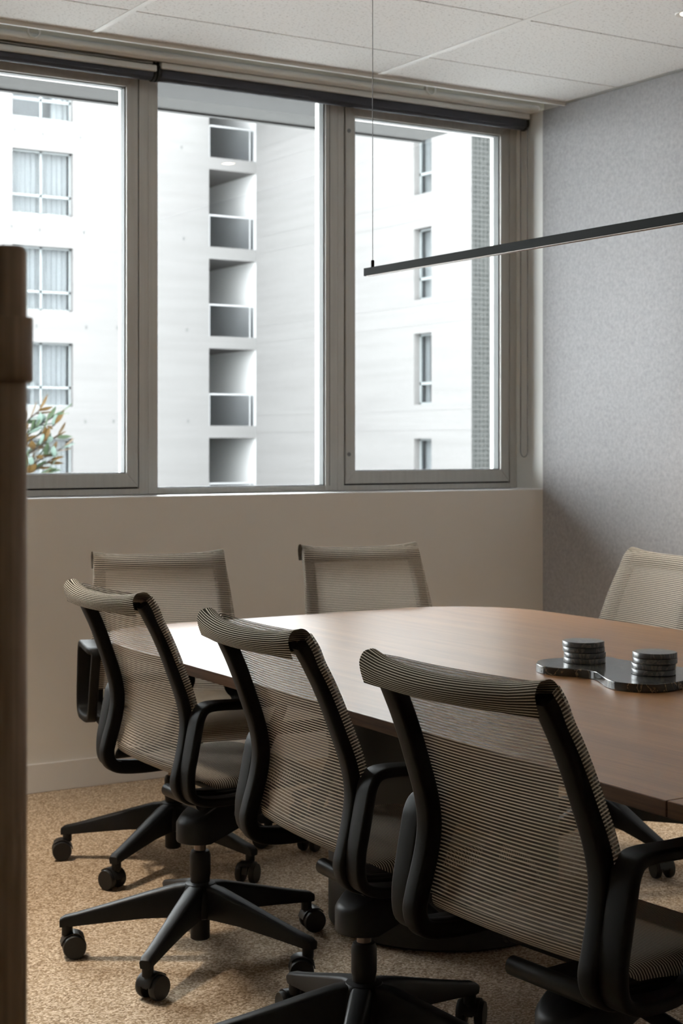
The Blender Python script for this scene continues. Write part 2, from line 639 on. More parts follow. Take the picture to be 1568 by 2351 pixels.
tag(box('floor', XL - 0.1, XR + 0.2, YB - 0.1, 5.9, -0.12, 0.0, 'carpet'), kind='structure')
wf = tag(box('wall_front', XL - 0.1, XR + 0.2, YW, 5.66, 0.0, ZS - 0.004, 'wall'), kind='structure')
tag(box('baseboard_front', XL, XR - 0.001, YW - 0.012, YW, 0.0, 0.103, 'base', bevel=0.002), kind='structure')
tag(box('trim_1', XL, XR, YW - 0.001, 5.66, ZS - 0.004, ZS, 'sill'), kind='structure')
tag(box('wall_right', XR + 0.008, XR + 0.2, YB, YW, 0.0, 2.95, 'white'), kind='structure')
tag(box('wall_felt', XR, XR + 0.008, YB, YW - 0.001, 0.0, 2.690, 'felt'), kind='structure')
tag(box('wall_reveal', XR, XR + 0.2, YW, 5.66, ZS, 2.690, 'white'), kind='structure')
tag(box('wall_left', XL - 0.1, XL, YB, YW, 0.0, 2.95, 'wall'), kind='structure')
tag(box('wall_back', XL - 0.1, XR + 0.2, YB - 0.1, YB, 0.0, 2.95, 'darkwall'), kind='structure')
tag(box('baseboard_right', XR - 0.010, XR, YB, YW - 0.013, 0.0, 0.06, 'base', bevel=0.002), kind='structure')

# blind recess above the window: bulkhead face and its soffit
tag(box('wall_bulkhead', XL - 0.1, XR + 0.2, 5.360, 5.66, 2.690, 2.95, 'beige', bevel=0.020, seg=5), kind='structure')
tag(box('trim_4', XL, XR - 0.001, 5.351, 5.42, 2.687, 2.713, 'white', bevel=0.012, seg=5), kind='structure')
tag(box('trim_2', XL, XR, 5.188, 5.200, 2.683, 2.80, 'white'), kind='structure')

# suspended ceiling: tiles and tees, each its own piece
ceiling = tag(empty('ceiling', (1.5, 1.5, ZC)), kind='structure')
box('ceiling_void', XL - 1.6, XR - 1.3, YB - 1.6, 5.66 - 1.5, 0.253, 0.31, 'slab', ceiling)
TX = [XL] + [2.19 - 1.2 * k for k in (2, 1)] + [2.19, 3.388, XR - 0.001]
TX = [XL, -0.21, 0.99, 2.19, 3.388, XR - 0.001]
TY = [5.187, 4.858] + [4.858 - 0.607 * k for k in range(1, 12)]
TY = [y for y in TY if y > YB] + [YB]
tile_cache = {}
for i in range(len(TX) - 1):
    for j in range(len(TY) - 1):
        g = 0.011
        w = TX[i + 1] - TX[i] - 2 * g
        d = TY[j] - TY[j + 1] - 0.008
        key = (round(w, 3), round(d, 3))
        if key not in tile_cache:
            tile_cache[key] = MB().box(-w / 2, w / 2, -d / 2, d / 2, 0.0, 0.014).mesh('ceiling_tile', 'tile')
        link('ceiling_tile', tile_cache[key], ceiling,
             ((TX[i] + TX[i + 1]) / 2 - 1.5, (TY[j] + TY[j + 1]) / 2 - 1.5, 0.0), bevel=0.0012, seg=1)
for i in range(1, len(TX) - 1):
    box('ceiling_tee', TX[i] - 0.0115 - 1.5, TX[i] + 0.0115 - 1.5, YB - 1.5, 5.187 - 1.5, -0.003, 0.03, 'tee', ceiling)
for j in range(1, len(TY) - 1):
    box('cross_tee', XL - 1.5, XR - 1.5, TY[j] - 0.010 - 1.5, TY[j] + 0.010 - 1.5, 0.0145, 0.03, 'slab', ceiling)  # tees coloured dark to stand for the shadow along the tile joints


# ------------------------------------------------------------------ windows
def ring_frame(name, x0, x1, z0, z1, wl, wr, wb, wt, y0, y1, mat, parent, bevel=0.0015):
    """four separate members of a rectangular frame"""
    box(name, x0, x0 + wl, y0, y1, z0, z1, mat, parent, bevel)
    box(name, x1 - wr, x1, y0, y1, z0, z1, mat, parent, bevel)
    box(name, x0 + wl, x1 - wr, y0, y1, z0, z0 + wb, mat, parent, bevel)
    box(name, x0 + wl, x1 - wr, y0, y1, z1 - wt, z1, mat, parent, bevel)


def mitre_frame(name, x0, x1, z0, z1, w, wb, y0, y1, mat, parent, bevel=0.002):
    """sash members with mitred corners"""
    a = [(x0, z0), (x1, z0), (x1, z1), (x0, z1)]
    b = [(x0 + w, z0 + wb), (x1 - w, z0 + wb), (x1 - w, z1 - wb), (x0 + w, z1 - wb)]
    for i in range(4):
        j = (i + 1) % 4
        q = [a[i], a[j], b[j], b[i]]
        mb = MB()
        vs = [(x, y0, z) for x, z in q] + [(x, y1, z) for x, z in q]
        mb.add(vs, [(0, 1, 2, 3), (7, 6, 5, 4), (0, 4, 5, 1), (1, 5, 6, 2), (2, 6, 7, 3), (3, 7, 4, 0)])
        ob(name, mb, mat, parent, None, bevel)


def window(n, x0, x1, sash):
    w = tag(empty('window_%d' % n, ((x0 + x1) / 2, YF, ZS)), kind='structure')
    cx = (x0 + x1) / 2
    a, b = x0 - cx, x1 - cx
    zt = 2.690 - ZS
    if sash:
        ring_frame('window_frame', a, b, 0.002, zt, 0.032, 0.038, 0.022, 0.03, 0.0, 0.085, 'alu', w)
        ring_frame('gasket', a + 0.031, b - 0.037, 0.021, zt - 0.028, 0.007, 0.007, 0.010, 0.006, 0.012, 0.08, 'gasket', w, 0)
        mitre_frame('sash', a + 0.037, b - 0.043, 0.030, zt - 0.034, 0.047, 0.052, -0.004, 0.075, 'alu', w)
        gi = (a + 0.084, b - 0.090, 0.082, zt - 0.086)
        ring_frame('glazing_bead', gi[0] - 0.002, gi[1] + 0.002, gi[2] - 0.002, gi[3] + 0.002, 0.006, 0.006, 0.006, 0.006, 0.010, 0.05, 'alu_light', w, 0.001)
        ob('pane', MB().box(gi[0], gi[1], 0.038, 0.044, gi[2], gi[3]), 'glass', w)
        for z in (0.152, 1.492):
            sc = MB().cyl((a + 0.053, -0.006, z), (a + 0.053, 0.0, z), 0.0085, n=16)
            ob('lock_button', sc, 'screw', w, 40)
    else:
        ring_frame('window_frame', a, b, 0.002, zt, 0.041, 0.057, 0.022, 0.03, 0.0, 0.085, 'alu', w)
        gi = (a + 0.041, b - 0.057, 0.024, zt - 0.03)
        ring_frame('glazing_bead', gi[0] - 0.002, gi[1] + 0.002, gi[2] - 0.002, gi[3] + 0.002, 0.007, 0.007, 0.006, 0.006, 0.012, 0.05, 'alu_light', w, 0.001)
        ob('pane', MB().box(gi[0], gi[1], 0.038, 0.044, gi[2], gi[3]), 'glass', w)
        ob('frame_groove', MB().box(b - 0.0395, b - 0.0375, -0.0006, 0.002, 0.024, zt - 0.03), 'gasket', w)
    return w


window(1, 1.628, 2.557, True)
window(2, 2.557, 3.412, False)
window(3, 3.412, 4.346, True)
window(4, 0.773, 1.628, False)
window(5, -0.156, 0.773, True)
tag(box('wall_daylight_stop', XL - 0.1, -0.156, YW, 5.66, ZS, 2.690, 'wall'), kind='structure')  # unseen wall added in a window's place to hold back daylight


# roller blinds
def blind(x0, x1, label, chain, rz):
    cx = (x0 + x1) / 2
    b = tag(empty('roller_blind', (cx, 5.450, 2.62)), label, 'blind', 'rolled-up roller blinds over the window')
    a, e = x0 - cx, x1 - cx
    roll = MB().cyl((a + 0.012, 0, 0.030), (e - 0.012, 0, 0.030), 0.030, n=28)
    ob('fabric_roll', roll, 'blind', b, 40)
    ob('drop_fabric', MB().box(a + 0.014, e - 0.014, -0.031, -0.029, 0.010, 0.045), 'blind', b)
    ob('bottom_rail', MB().box(a + 0.006, e - 0.006, -0.046, -0.030, rz, rz + 0.024), 'rail', b, None, 0.005, 3)
    ob('head_rail', MB().box(a + 0.01, e - 0.01, -0.018, 0.010, 0.060, 0.068), 'rail', b, None, 0.002)
    for x in (a, e - 0.010):
        br = MB()
        br.cyl((x, 0, 0.030), (x + 0.010, 0, 0.030), 0.033, n=24)
        br.box(x, x + 0.008, -0.02, 0.02, 0.03, 0.069)
        ob('bracket', br, 'gasket', b, 40)
    if chain:
        mb = MB()
        pts = []
        x = e - 0.004
        for k in range(25):
            pts.append((x, -0.024, 0.03 - 1.44 * k / 24))
        for k in range(1, 8):
            t = PI * k / 8
            pts.append((x, -0.024 + 0.024 * (1 - math.cos(t)), -1.41 - 0.024 * math.sin(t)))
        for k in range(25):
            pts.append((x, 0.024, -1.41 + 1.44 * k / 24))
        for p, q in zip(pts, pts[1:]):
            mb.cyl(p, q, 0.0022, n=6)
        ob('bead_chain', mb, 'screw', b, 60)
    return b


blind(-0.14, 2.546, 'charcoal roller blind rolled up above the leftmost window', False, 0.027)
blind(2.553, 4.334, 'charcoal roller blind rolled up above the two right-hand windows, with bead chain', True, 0.041)

# white rings on the bulkhead above the blinds
for x, lab in ((3.758, 'small white ring on the bulkhead above the right-hand window'),
               (2.03, 'small white ring on the bulkhead above the leftmost window')):
    mb = MB()
    rings = []
    for i in range(28):
        t = 2 * PI * i / 28
        rings.append([((0.022 + 0.0045 * math.cos(s)) * math.cos(t), -0.004 + 0.0045 * math.sin(s), (0.022 + 0.0045 * math.cos(s)) * math.sin(t))
                      for s in [2 * PI * k / 8 for k in range(8)]])
    mb.loft(rings, closed=True)
    r = ob('wall_ring', mb, 'white', None, 60, loc=(x, 5.3500, 2.715))
    tag(r, lab, 'ring', 'white rings on the bulkhead')


# ------------------------------------------------------------------ ceiling downlights
def downlight(x, y, label, power):
    t = tag(empty('downlight', (x, y, ZC)), label, 'downlight', 'recessed ceiling downlights')
    ob('trim_ring', MB().lathe([(0.030, -0.001), (0.046, -0.004), (0.048, -0.001), (0.046, 0.0), (0.030, 0.0)], 32), 'dl_trim', t, 50)
    ob('led_disc', MB().lathe([(0.0305, -0.0016), (0.0305, -0.0008)], 24), 'dl_emit', t)
    ld = bpy.data.lights.new('downlight_lamp', 'SPOT')
    ld.energy = power
    ld.color = (1.0, 0.88, 0.74)
    ld.spot_size = math.radians(76)
    ld.spot_blend = 0.8
    ld.shadow_soft_size = 0.15
    lo = bpy.data.objects.new('downlight_lamp', ld)
    COL.objects.link(lo)
    lo.parent = t
    lo.location = (0, 0, -0.012)
    return t


downlight(3.803, 3.895, 'lit round recessed downlight in the ceiling by the grey felt wall, nearest the window', DOWNLIGHT_POWER[1])
downlight(3.95, 1.33, 'lit round recessed downlight in the ceiling by the felt wall, further from the window', DOWNLIGHT_POWER[1])
downlight(0.95, 4.25, 'lit round recessed downlight in the ceiling left of the table, nearest the window', DOWNLIGHT_POWER[0])


# ------------------------------------------------------------------ mesh task chair
def seg_uv(me, uvs):
    """per-vertex uv list -> uv layer"""
    lay = me.uv_layers.new(name='UVMap')
    for l in me.loops:
        lay.data[l.index].uv = uvs[l.vertex_index]


BACK = [(-0.2335, 0.880), (-0.226, 0.868), (-0.211, 0.840), (-0.194, 0.806), (-0.176, 0.764), (-0.158, 0.716), (-0.142, 0.671),
        (-0.133, 0.632), (-0.131, 0.601), (-0.135, 0.568), (-0.143, 0.533), (-0.152, 0.500)]
HW = 0.203       # half width of the back


def plan(y):     # the back is dished: its middle sits further back
    return -0.026 * (1 - (y / HW) ** 2)


CH = {}


def chair_meshes():
    # --- back frame: two swept uprights that turn forward under the seat, and a top bar
    upr = catmull(BACK + [(-0.157, 0.474), (-0.148, 0.449), (-0.122, 0.436), (-0.06, 0.431), (0.02, 0.432), (0.06, 0.436)], 4)
    for s, nm in ((1, 'upr_l'), (-1, 'upr_r')):
        mb = MB()
        sweep_xz(mb, upr, rrect(0.036, 0.030, 0.006, 2), yfun=lambda u, s=s: s * (0.184 + 0.020 * min(1, u * 1.6)))
        CH[nm] = mb.mesh('back_upright', 'blackplastic', 50)
    bar = MB()
    rings = []
    for k in range(13):
        y = -0.175 + 0.35 * k / 12
        rings.append([(-0.236 + plan(y) + a, y, 0.878 - 0.010 * (1 - (y / HW) ** 2) + b) for a, b in rrect(0.016, 0.018, 0.005, 2)])
    bar.loft(rings)
    CH['bar'] = bar.mesh('top_bar', 'blackplastic', 50)
    # --- netting: sheet in front of the frame, edges folded round the uprights
    prof = catmull([(-0.236, 0.890), (-0.222, 0.868)] + BACK[2:-1] + [(-0.1515, 0.508)], 4)
    lens = [0.0]
    for p, q in zip(prof, prof[1:]):
        lens.append(lens[-1] + (Vector(q) - Vector(p)).length)
    ys = [-HW - 0.001] + [-HW + 2 * HW * k / 30 for k in range(31)] + [HW + 0.001]
    vs, uvs, fs = [], [], []
    for i, p in enumerate(prof):
        t = (Vector(prof[min(i + 1, len(prof) - 1)]) - Vector(prof[max(i - 1, 0)])).normalized()
        nx, nz = -t[1], t[0]
        for k, y in enumerate(ys):
            fold = k in (0, len(ys) - 1)
            off = 0.001 if fold else 0.0185
            dish = 0.0 if abs(y) > 0.162 else -0.013 * (1 - (y / 0.162) ** 2)
            vs.append((p[0] + nx * off + dish, y + (0.020 * min(1, 1.6 * lens[i] / lens[-1])) * (1 if y > 0 else -1) * abs(y) / HW, p[1] + nz * off))
            uvs.append((y, -lens[i]))
    n = len(ys)
    for i in range(len(prof) - 1):
        for k in range(n - 1):
            fs.append((i * n + k, i * n + k + 1, (i + 1) * n + k + 1, (i + 1) * n + k))
    me = MB().add(vs, fs).mesh('back_netting', 'mesh', 40, fix=False)
    seg_uv(me, uvs)
    CH['net'] = me
    # --- cuff: netting folded over the top bar and hanging behind
    cp = [(-0.2005, 0.852), (-0.213, 0.874), (-0.224, 0.894), (-0.234, 0.904), (-0.246, 0.907), (-0.257, 0.902), (-0.264, 0.890),
          (-0.2630, 0.878), (-0.259, 0.866), (-0.255, 0.857)]
    cp = catmull(cp, 3)
    lens = [0.0]
    for p, q in zip(cp, cp[1:]):
        lens.append(lens[-1] + (Vector(q) - Vector(p)).length)
    ys = [-HW - 0.003 + 2 * (HW + 0.003) * k / 24 for k in range(25)]
    vs, uvs, fs = [], [], []
    for i, p in enumerate(cp):
        u = i / (len(cp) - 1)
        for y in ys:
            e = (y / (HW + 0.003)) ** 2
            lift = 0.004 * max(0, (abs(y) - 0.155) / 0.05)          # the ends stand a little proud over the uprights
            bell = math.sin(PI * min(1, max(0, u)))
            vs.append((p[0] + plan(y) * (0.7 + 0.5 * u) - (0.006 * max(0, (abs(y) - 0.145) / 0.06) if u > 0.5 else 0), y,
                       p[1] - 0.012 * (1 - e) * bell + lift * bell))
            uvs.append((y, -lens[i]))
    n = len(ys)
    for i in range(len(cp) - 1):
        for k in range(n - 1):
            fs.append((i * n + k, i * n + k + 1, (i + 1) * n + k + 1, (i + 1) * n + k))
    me = MB().add(vs, fs).mesh('top_cuff', 'cuff', 60, fix=False)
    seg_uv(me, uvs)
    CH['cuff'] = me
    # --- armrest loop
    arm = [(-0.151, 0.500), (-0.143, 0.545), (-0.132, 0.600), (-0.126, 0.625), (-0.113, 0.643), (-0.085, 0.648), (-0.02, 0.646), (0.04, 0.646),
           (0.078, 0.645), (0.090, 0.636), (0.086, 0.618), (0.062, 0.570), (0.038, 0.520), (0.018, 0.470), (0.002, 0.445), (-0.025, 0.432),
           (-0.08, 0.431), (-0.125, 0.437), (-0.148, 0.456)]
    path = catmull(arm, 4, True)

    def wf_(u):
        # wide along the rest and the rear limb, slim on the front limb
        if 0.47 < u < 0.76:
            return 0.55
        if 0.40 < u <= 0.47:
            return 1 - 0.45 * (u - 0.40) / 0.07
        if 0.76 <= u < 0.86:
            return 0.55 + 0.45 * (u - 0.76) / 0.10
        return 1.0
    for s, nm in ((1, 'arm_l'), (-1, 'arm_r')):
        mb = MB()
        sweep_xz(mb, path, rrect(0.050, 0.020, 0.007, 3), y0=s * 0.241, closed=True, wfun=wf_)
        CH[nm] = mb.mesh('armrest', 'blackplastic', 50)
    # --- seat: the netting sling turns forward from the back and rolls over the front
    sp = catmull([(-0.1345, 0.5045), (-0.1335, 0.492), (-0.124, 0.479), (-0.104, 0.471), (-0.06, 0.468), (0.05, 0.472), (0.13, 0.475), (0.19, 0.471), (0.235, 0.458), (0.264, 0.436), (0.276, 0.405)], 4)
    lens = [0.0]
    for p, q in zip(sp, sp[1:]):
        lens.append(lens[-1] + (Vector(q) - Vector(p)).length)
    ys = [-0.215, -0.213, -0.206, -0.194, -0.175, -0.11, -0.05, 0.05, 0.11, 0.175, 0.194, 0.206, 0.213, 0.215]
    dz = [-0.026, -0.016, -0.006, -0.001, 0.0, -0.002, -0.003, -0.003, -0.002, 0, -0.001, -0.006, -0.016, -0.026]
    vs, uvs, fs = [], [], []
    for i, p in enumerate(sp):
        up = min(1.0, max(0.0, (lens[i] - 0.06) / 0.05))
        sq = 0.85 + 0.15 * min(1.0, lens[i] / 0.16)
        for y, z in zip(ys, dz):
            y = y * sq
            vs.append((p[0] + plan(min(abs(y), HW)) * 0.5 * (1 - up), y, p[1] + z * up))
            uvs.append((y, -lens[i]))
    n = len(ys)
    for i in range(len(sp) - 1):
        for k in range(n - 1):
            fs.append((i * n + k, i * n + k + 1, (i + 1) * n + k + 1, (i + 1) * n + k))
    me = MB().add(vs, fs).mesh('seat', 'seatmesh', 60, fix=False)
    seg_uv(me, uvs)
    CH['seat'] = me
    # --- seat rails under both long edges and a bridge down to the mechanism
    for s_, nm in ((1, 'rail_l'), (-1, 'rail_r')):
        rings = []
        for x, z in catmull([(-0.14, 0.446), (-0.06, 0.438), (0.06, 0.442), (0.14, 0.447), (0.20, 0.444), (0.24, 0.430), (0.262, 0.404)], 3):
            rings.append([(x, s_ * 0.203 + a_, z + b_) for a_, b_ in rrect(0.022, 0.022, 0.006, 2)])
        CH[nm] = MB().loft(rings).mesh('seat_rail', 'blackplastic', 50)
    rings = []
    for k in range(11):
        y = -0.197 + 0.394 * k / 10
        zc = 0.438 - 0.022 * (1 - (y / 0.197) ** 2)
        rings.append([(0.11 + a_, y, zc + b_) for a_, b_ in rrect(0.10, 0.016, 0.005, 2)])
    CH['bridge'] = MB().loft(rings).mesh('seat_bridge', 'blackplastic', 50)
    # --- tilt mechanism: round rear end over the column, rising towards the front
    outl = [(0.058 * math.cos(t), 0.058 * math.sin(t)) for t in [PI / 2 + PI * k / 14 for k in range(15)]]
    outl += [(0.07, -0.062), (0.15, -0.060), (0.165, -0.05), (0.165, 0.05), (0.15, 0.060), (0.07, 0.062)]

    def zb(x):
        return 0.281 + max(0, x) * 0.42

    def zt(x):
        return 0.326 + max(0, x + 0.045) * 0.46
    mb = MB()
    n = len(outl)
    vs = [(x, y, zb(x)) for x, y in outl] + [(x, y, zt(x)) for x, y in outl]
    vs += [(x * 0.86, y * 0.86, min(0.43, zt(x) + 0.012)) for x, y in outl]
    fs = [tuple(range(n - 1, -1, -1)), tuple(range(2 * n, 3 * n))]
    for a in (0, n):
        fs += [(a + i, a + (i + 1) % n, a + n + (i + 1) % n, a + n + i) for i in range(n)]
    mb.add(vs, fs)
    CH['mech'] = mb.mesh('tilt_mechanism', 'blacksatin', 50)
    mb = MB()
    mb.cyl((-0.045, -0.10, 0.392), (-0.045, 0.09, 0.392), 0.016, n=18)
    mb.box(-0.045, 0.06, -0.03, 0.03, 0.376, 0.400)
    CH['cross'] = mb.mesh('cross_tube', 'blacksatin', 50)
    # levers: tube to the side with a forward paddle
    for s, nm in ((1, 'lev_l'), (-1, 'lev_r')):
        mb = MB()
        lift = 0.055 if s > 0 else 0.0
        mb.cyl((0.075, s * 0.05, 0.352 + lift * 0.6), (0.055, s * 0.205, 0.338 + lift), 0.0135 if s < 0 else 0.010, n=14)
        mb.cyl((0.055, s * 0.205, 0.338 + lift), (0.054, s * 0.215, 0.337 + lift), 0.0155 if s < 0 else 0.011, n=14)
        rings = []
        for x, z, w, h in ((0.050, 0.337, 0.012, 0.024), (0.09, 0.342, 0.010, 0.014), (0.13, 0.350, 0.018, 0.010), (0.16, 0.354, 0.022, 0.014), (0.172, 0.352, 0.018, 0.010)):
            rings.append([(x, s * 0.212 + a, z + lift + b) for a, b in rrect(w, h, 0.003, 2)])
        mb.loft(rings)
        CH[nm] = mb.mesh('lever', 'blackplastic', 50)
    # gas column
    CH['col'] = MB().lathe([(0.020, 0.042), (0.0235, 0.045), (0.0235, 0.19), (0.0255, 0.20), (0.0255, 0.246), (0.022, 0.256), (0.015, 0.258)], 28).mesh('gas_column', 'blacksatin', 40)
    CH['piston'] = MB().lathe([(0.0145, 0.250), (0.0145, 0.290)], 20).mesh('piston', 'piston', 40)
    CH['hub'] = MB().lathe([(0.03, 0.095), (0.042, 0.10), (0.046, 0.13), (0.044, 0.165), (0.036, 0.178), (0.027, 0.181)], 30).mesh('base_hub', 'blacksatin', 40)
    # one leg of the star base, along +x
    rings = []
    for r, zt_, zb_, w, ch in ((0.018, 0.178, 0.098, 0.044, 0.009), (0.06, 0.174, 0.098, 0.042, 0.009), (0.13, 0.155, 0.096, 0.038, 0.008), (0.22, 0.129, 0.087, 0.033, 0.007),
                               (0.30, 0.107, 0.078, 0.030, 0.006), (0.327, 0.101, 0.075, 0.030, 0.006), (0.338, 0.094, 0.075, 0.027, 0.006)):
        rings.append([(r, -w / 2 * 0.82, zb_), (r, w / 2 * 0.82, zb_), (r, w / 2, zt_ - ch), (r, w / 2 - ch * 0.4, zt_ - ch * 0.3), (r, w / 2 - ch, zt_),
                      (r, -w / 2 + ch, zt_), (r, -w / 2 + ch * 0.4, zt_ - ch * 0.3), (r, -w / 2, zt_ - ch)])
    mb = MB().loft(rings)
    mb.cyl((0.321, 0, 0.055), (0.321, 0, 0.08), 0.0135, n=14)
    CH['leg'] = mb.mesh('leg', 'blacksatin', 42)
    # castor: hood and stem; wheels are separate
    mb = MB()
    mb.cyl((0, 0, 0.042), (0, 0, 0.064), 0.009, n=12)
    arc = [(-0.016 + 0.027 * math.cos(t), 0.029 + 0.027 * math.sin(t)) for t in [PI * k / 10 for k in range(11)]]
    vs = [(x, -0.008, z) for x, z in arc] + [(x, 0.008, z) for x, z in arc]
    k = len(arc)
    fs = [tuple(range(k)), tuple(range(2 * k - 1, k - 1, -1))] + [(i, (i + 1) % k, k + (i + 1) % k, k + i) for i in range(k)]
    mb.add(vs, fs)
    arc2 = [(-0.016 + 0.0325 * math.cos(t), 0.029 + 0.0325 * math.sin(t)) for t in [0.15 + (PI - 0.9) * q / 9 for q in range(10)]]
    arc3 = [(-0.016 + 0.0300 * math.cos(t), 0.029 + 0.0300 * math.sin(t)) for t in [0.15 + (PI - 0.9) * q / 9 for q in range(10)]]
    rings = [[(a[0], -0.020, a[1]), (a[0], 0.020, a[1]), (b[0], 0.020, b[1]), (b[0], -0.020, b[1])] for a, b in zip(arc2, arc3)]
    mb.loft(rings)
    CH['castor'] = mb.mesh('castor', 'wheel', 40)
    wheel = []
    prof = [(0.0235, -0.0095), (0.0275, -0.007), (0.0288, -0.002), (0.0288, 0.004), (0.0265, 0.0095)]
    mb = MB()
    rings = []
    for r, y in prof:
        rings.append([(r * math.cos(t), y, r * math.sin(t)) for t in [2 * PI * q / 24 for q in range(24)]])
    mb.loft(rings)
    CH['wheel'] = mb.mesh('wheel', 'wheel', 40)


chair_meshes()


def chair(loc, yaw, base, label, seed):
    rnd = random.Random(seed)
    c = tag(empty('task_chair', (loc[0], loc[1], 0), math.radians(yaw)), label, 'chair', 'mesh task chairs around the table')
    link('back_upright', CH['upr_l'], c)
    link('back_upright', CH['upr_r'], c)
    link('top_bar', CH['bar'], c)
    link('back_netting', CH['net'], c)
    link('top_cuff', CH['cuff'], c)
    link('armrest', CH['arm_l'], c)
    link('armrest', CH['arm_r'], c)
    link('seat', CH['seat'], c)
    link('seat_rail', CH['rail_l'], c)
    link('seat_rail', CH['rail_r'], c)
    link('seat_bridge', CH['bridge'], c)
    link('tilt_mechanism', CH['mech'], c, bevel=0.004)
    link('cross_tube', CH['cross'], c)
    link('lever', CH['lev_l'], c)
    link('lever', CH['lev_r'], c)
    g = link('gas_column', CH['col'], c)
    link('piston', CH['piston'], g)
    link('base_hub', CH['hub'], c)
    for k in range(5):
        a = math.radians(base - yaw + 72 * k)
        link('leg', CH['leg'], c, (0, 0, 0), (0, 0, a))
        ca = link('castor', CH['castor'], c, (0.321 * math.cos(a), 0.321 * math.sin(a), 0), (0, 0, rnd.uniform(0, 2 * PI)))
        link('wheel', CH['wheel'], ca, (-0.016, 0.0195, 0.0288))
        link('wheel', CH['wheel'], ca, (-0.016, -0.0195, 0.0288), (0, 0, PI))
    return c


chair((1.724, 3.425), -0.3, 150, 'black task chair with striped netting back, seen from behind, furthest left of the near row', 11)
chair((1.680, 2.620), -3.5, 13, 'black task chair with striped netting back, seen from behind, middle of the near row', 5)
chair((1.641, 1.945), 4.0, 30, 'black task chair with striped netting back, seen from behind, nearest the camera', 3)
chair((2.045, 4.242), -105, 143, 'black task chair facing the camera at the window end of the table, left one', 4)
chair((2.779, 4.207), -102, 120, 'black task chair facing the camera at the window end of the table, right one', 9)
chair((3.203, 3.645), 172, 261, 'task chair on the far side of the table, in front of the grey felt wall', 8)


# ------------------------------------------------------------------ conference table
TZ = 0.730
table = tag(empty('conference_table', (2.34, 1.67, 0)), 'long walnut conference table with rounded corners and black drum bases', 'table')


def near_x(y):
    return 1.586 + (y - 1.67) * 0.020 if y > 1.67 else 1.586 + (1.67 - y) * 0.020


def far_x(y):
    return 3.100 - (y - 1.67) * 0.011 if y > 1.67 else 3.100 - (1.67 - y) * 0.011


def panel(name, ya, yb, rounded_high):
    R = 0.31
    pts = []
    if rounded_high:
        pts += [(near_x(ya), ya), (far_x(ya), ya)]
        xf, xn = far_x(yb), near_x(yb)
        pts += [(xf - R + R * math.cos(t), yb - R + R * math.sin(t)) for t in [PI / 2 * k / 14 for k in range(15)]]
        pts += [(xn + R + R * math.cos(t), yb - R + R * math.sin(t)) for t in [PI / 2 + PI / 2 * k / 14 for k in range(15)]]
    else:
        pts += [(far_x(yb), yb), (near_x(yb), yb)]
        xf, xn = far_x(ya), near_x(ya)
        pts += [(xn + R + R * math.cos(t), ya + R + R * math.sin(t)) for t in [PI + PI / 2 * k / 14 for k in range(15)]]
        pts += [(xf - R + R * math.cos(t), ya + R + R * math.sin(t)) for t in [1.5 * PI + PI / 2 * k / 14 for k in range(15)]]
    pts = [(x - 2.34, y - 1.67) for x, y in pts]
    me = MB().prism(pts, TZ - 0.025, TZ).mesh(name, 'walnut')
    me.materials.append(M['walnutedge'])
    for p in me.polygons:
        if abs(p.normal.z) < 0.5:
            p.material_index = 1
    return link(name, me, table, bevel=0.0015)


panel('tabletop_panel', 1.671, 4.071, True)
panel('tabletop_panel', -0.73, 1.669, False)
for y in (3.36, -0.02):
    d = MB().lathe([(0.295, 0.006), (0.300, 0.012), (0.300, 0.60), (0.300, 0.690)], 56, (0.06, y - 1.67, 0))
    dr = ob('drum_base', d, 'drum', table, 30)
    for k in range(4):
        t = 0.6 + PI / 2 * k
        ob('levelling_foot', MB().lathe([(0.014, 0.0), (0.014, 0.007)], 14, (0.06 + 0.27 * math.cos(t), y - 1.67 + 0.27 * math.sin(t), 0)), 'screw', dr, 40)
box('support_beam', -0.22, -0.16, -2.15, 2.15, 0.665, 0.704, 'drum', table)
box('support_beam', 0.26, 0.32, -2.15, 2.15, 0.665, 0.704, 'drum', table)

# marble tray and the coasters on it
o = [(2.256, 2.793), (2.275, 2.812), (2.305, 2.823), (2.345, 2.820), (2.400, 2.812), (2.440, 2.795), (2.456, 2.768), (2.449, 2.735), (2.452, 2.700), (2.466, 2.650),
     (2.476, 2.590), (2.474, 2.525), (2.460, 2.465), (2.425, 2.424), (2.380, 2.412), (2.336, 2.410), (2.284, 2.402), (2.248, 2.409), (2.220, 2.436), (2.208, 2.474),
     (2.217, 2.515), (2.246, 2.567), (2.266, 2.605), (2.268, 2.635), (2.256, 2.665), (2.235, 2.695), (2.226, 2.735), (2.236, 2.770)]
oo = [(p.x, p.y) for p in catmull([(x, y, 0) for x, y in o], 3, True)]
tc = (2.345, 2.62)
tray = ob('marble_tray', MB().prism([(x - tc[0], y - tc[1]) for x, y in oo], 0, 0.018), 'tray', None, 35, 0.0012, 2, loc=(tc[0], tc[1], TZ))
tag(tray, 'wavy-edged black veined marble tray lying on the walnut table', 'tray')
cm_ = MB().lathe([(0.0458, 0.0), (0.0474, 0.0010), (0.0474, 0.0106), (0.0462, 0.0118)], 48).mesh('coaster', 'coaster', 45)
order = ['bottom coaster', 'second coaster from the bottom', 'third coaster from the bottom', 'topmost coaster']
for (cx, cy), side in (((2.350, 2.741), 'left'), ((2.356, 2.517), 'right')):
    for k in range(4):
        c = link('coaster', cm_, None, (cx + random.uniform(-.0015, .0015), cy + (0.0025 if k < 2 else -0.001) * (-1 if side == 'left' else 1), TZ + 0.018 + 0.01205 * k), (0, 0, random.uniform(0, 6)))
        tag(c, 'round dark marble coaster, %s in the %s stack on the tray' % (order[k].replace(' coaster', ''), side), 'coaster', 'marble coasters stacked on the tray')

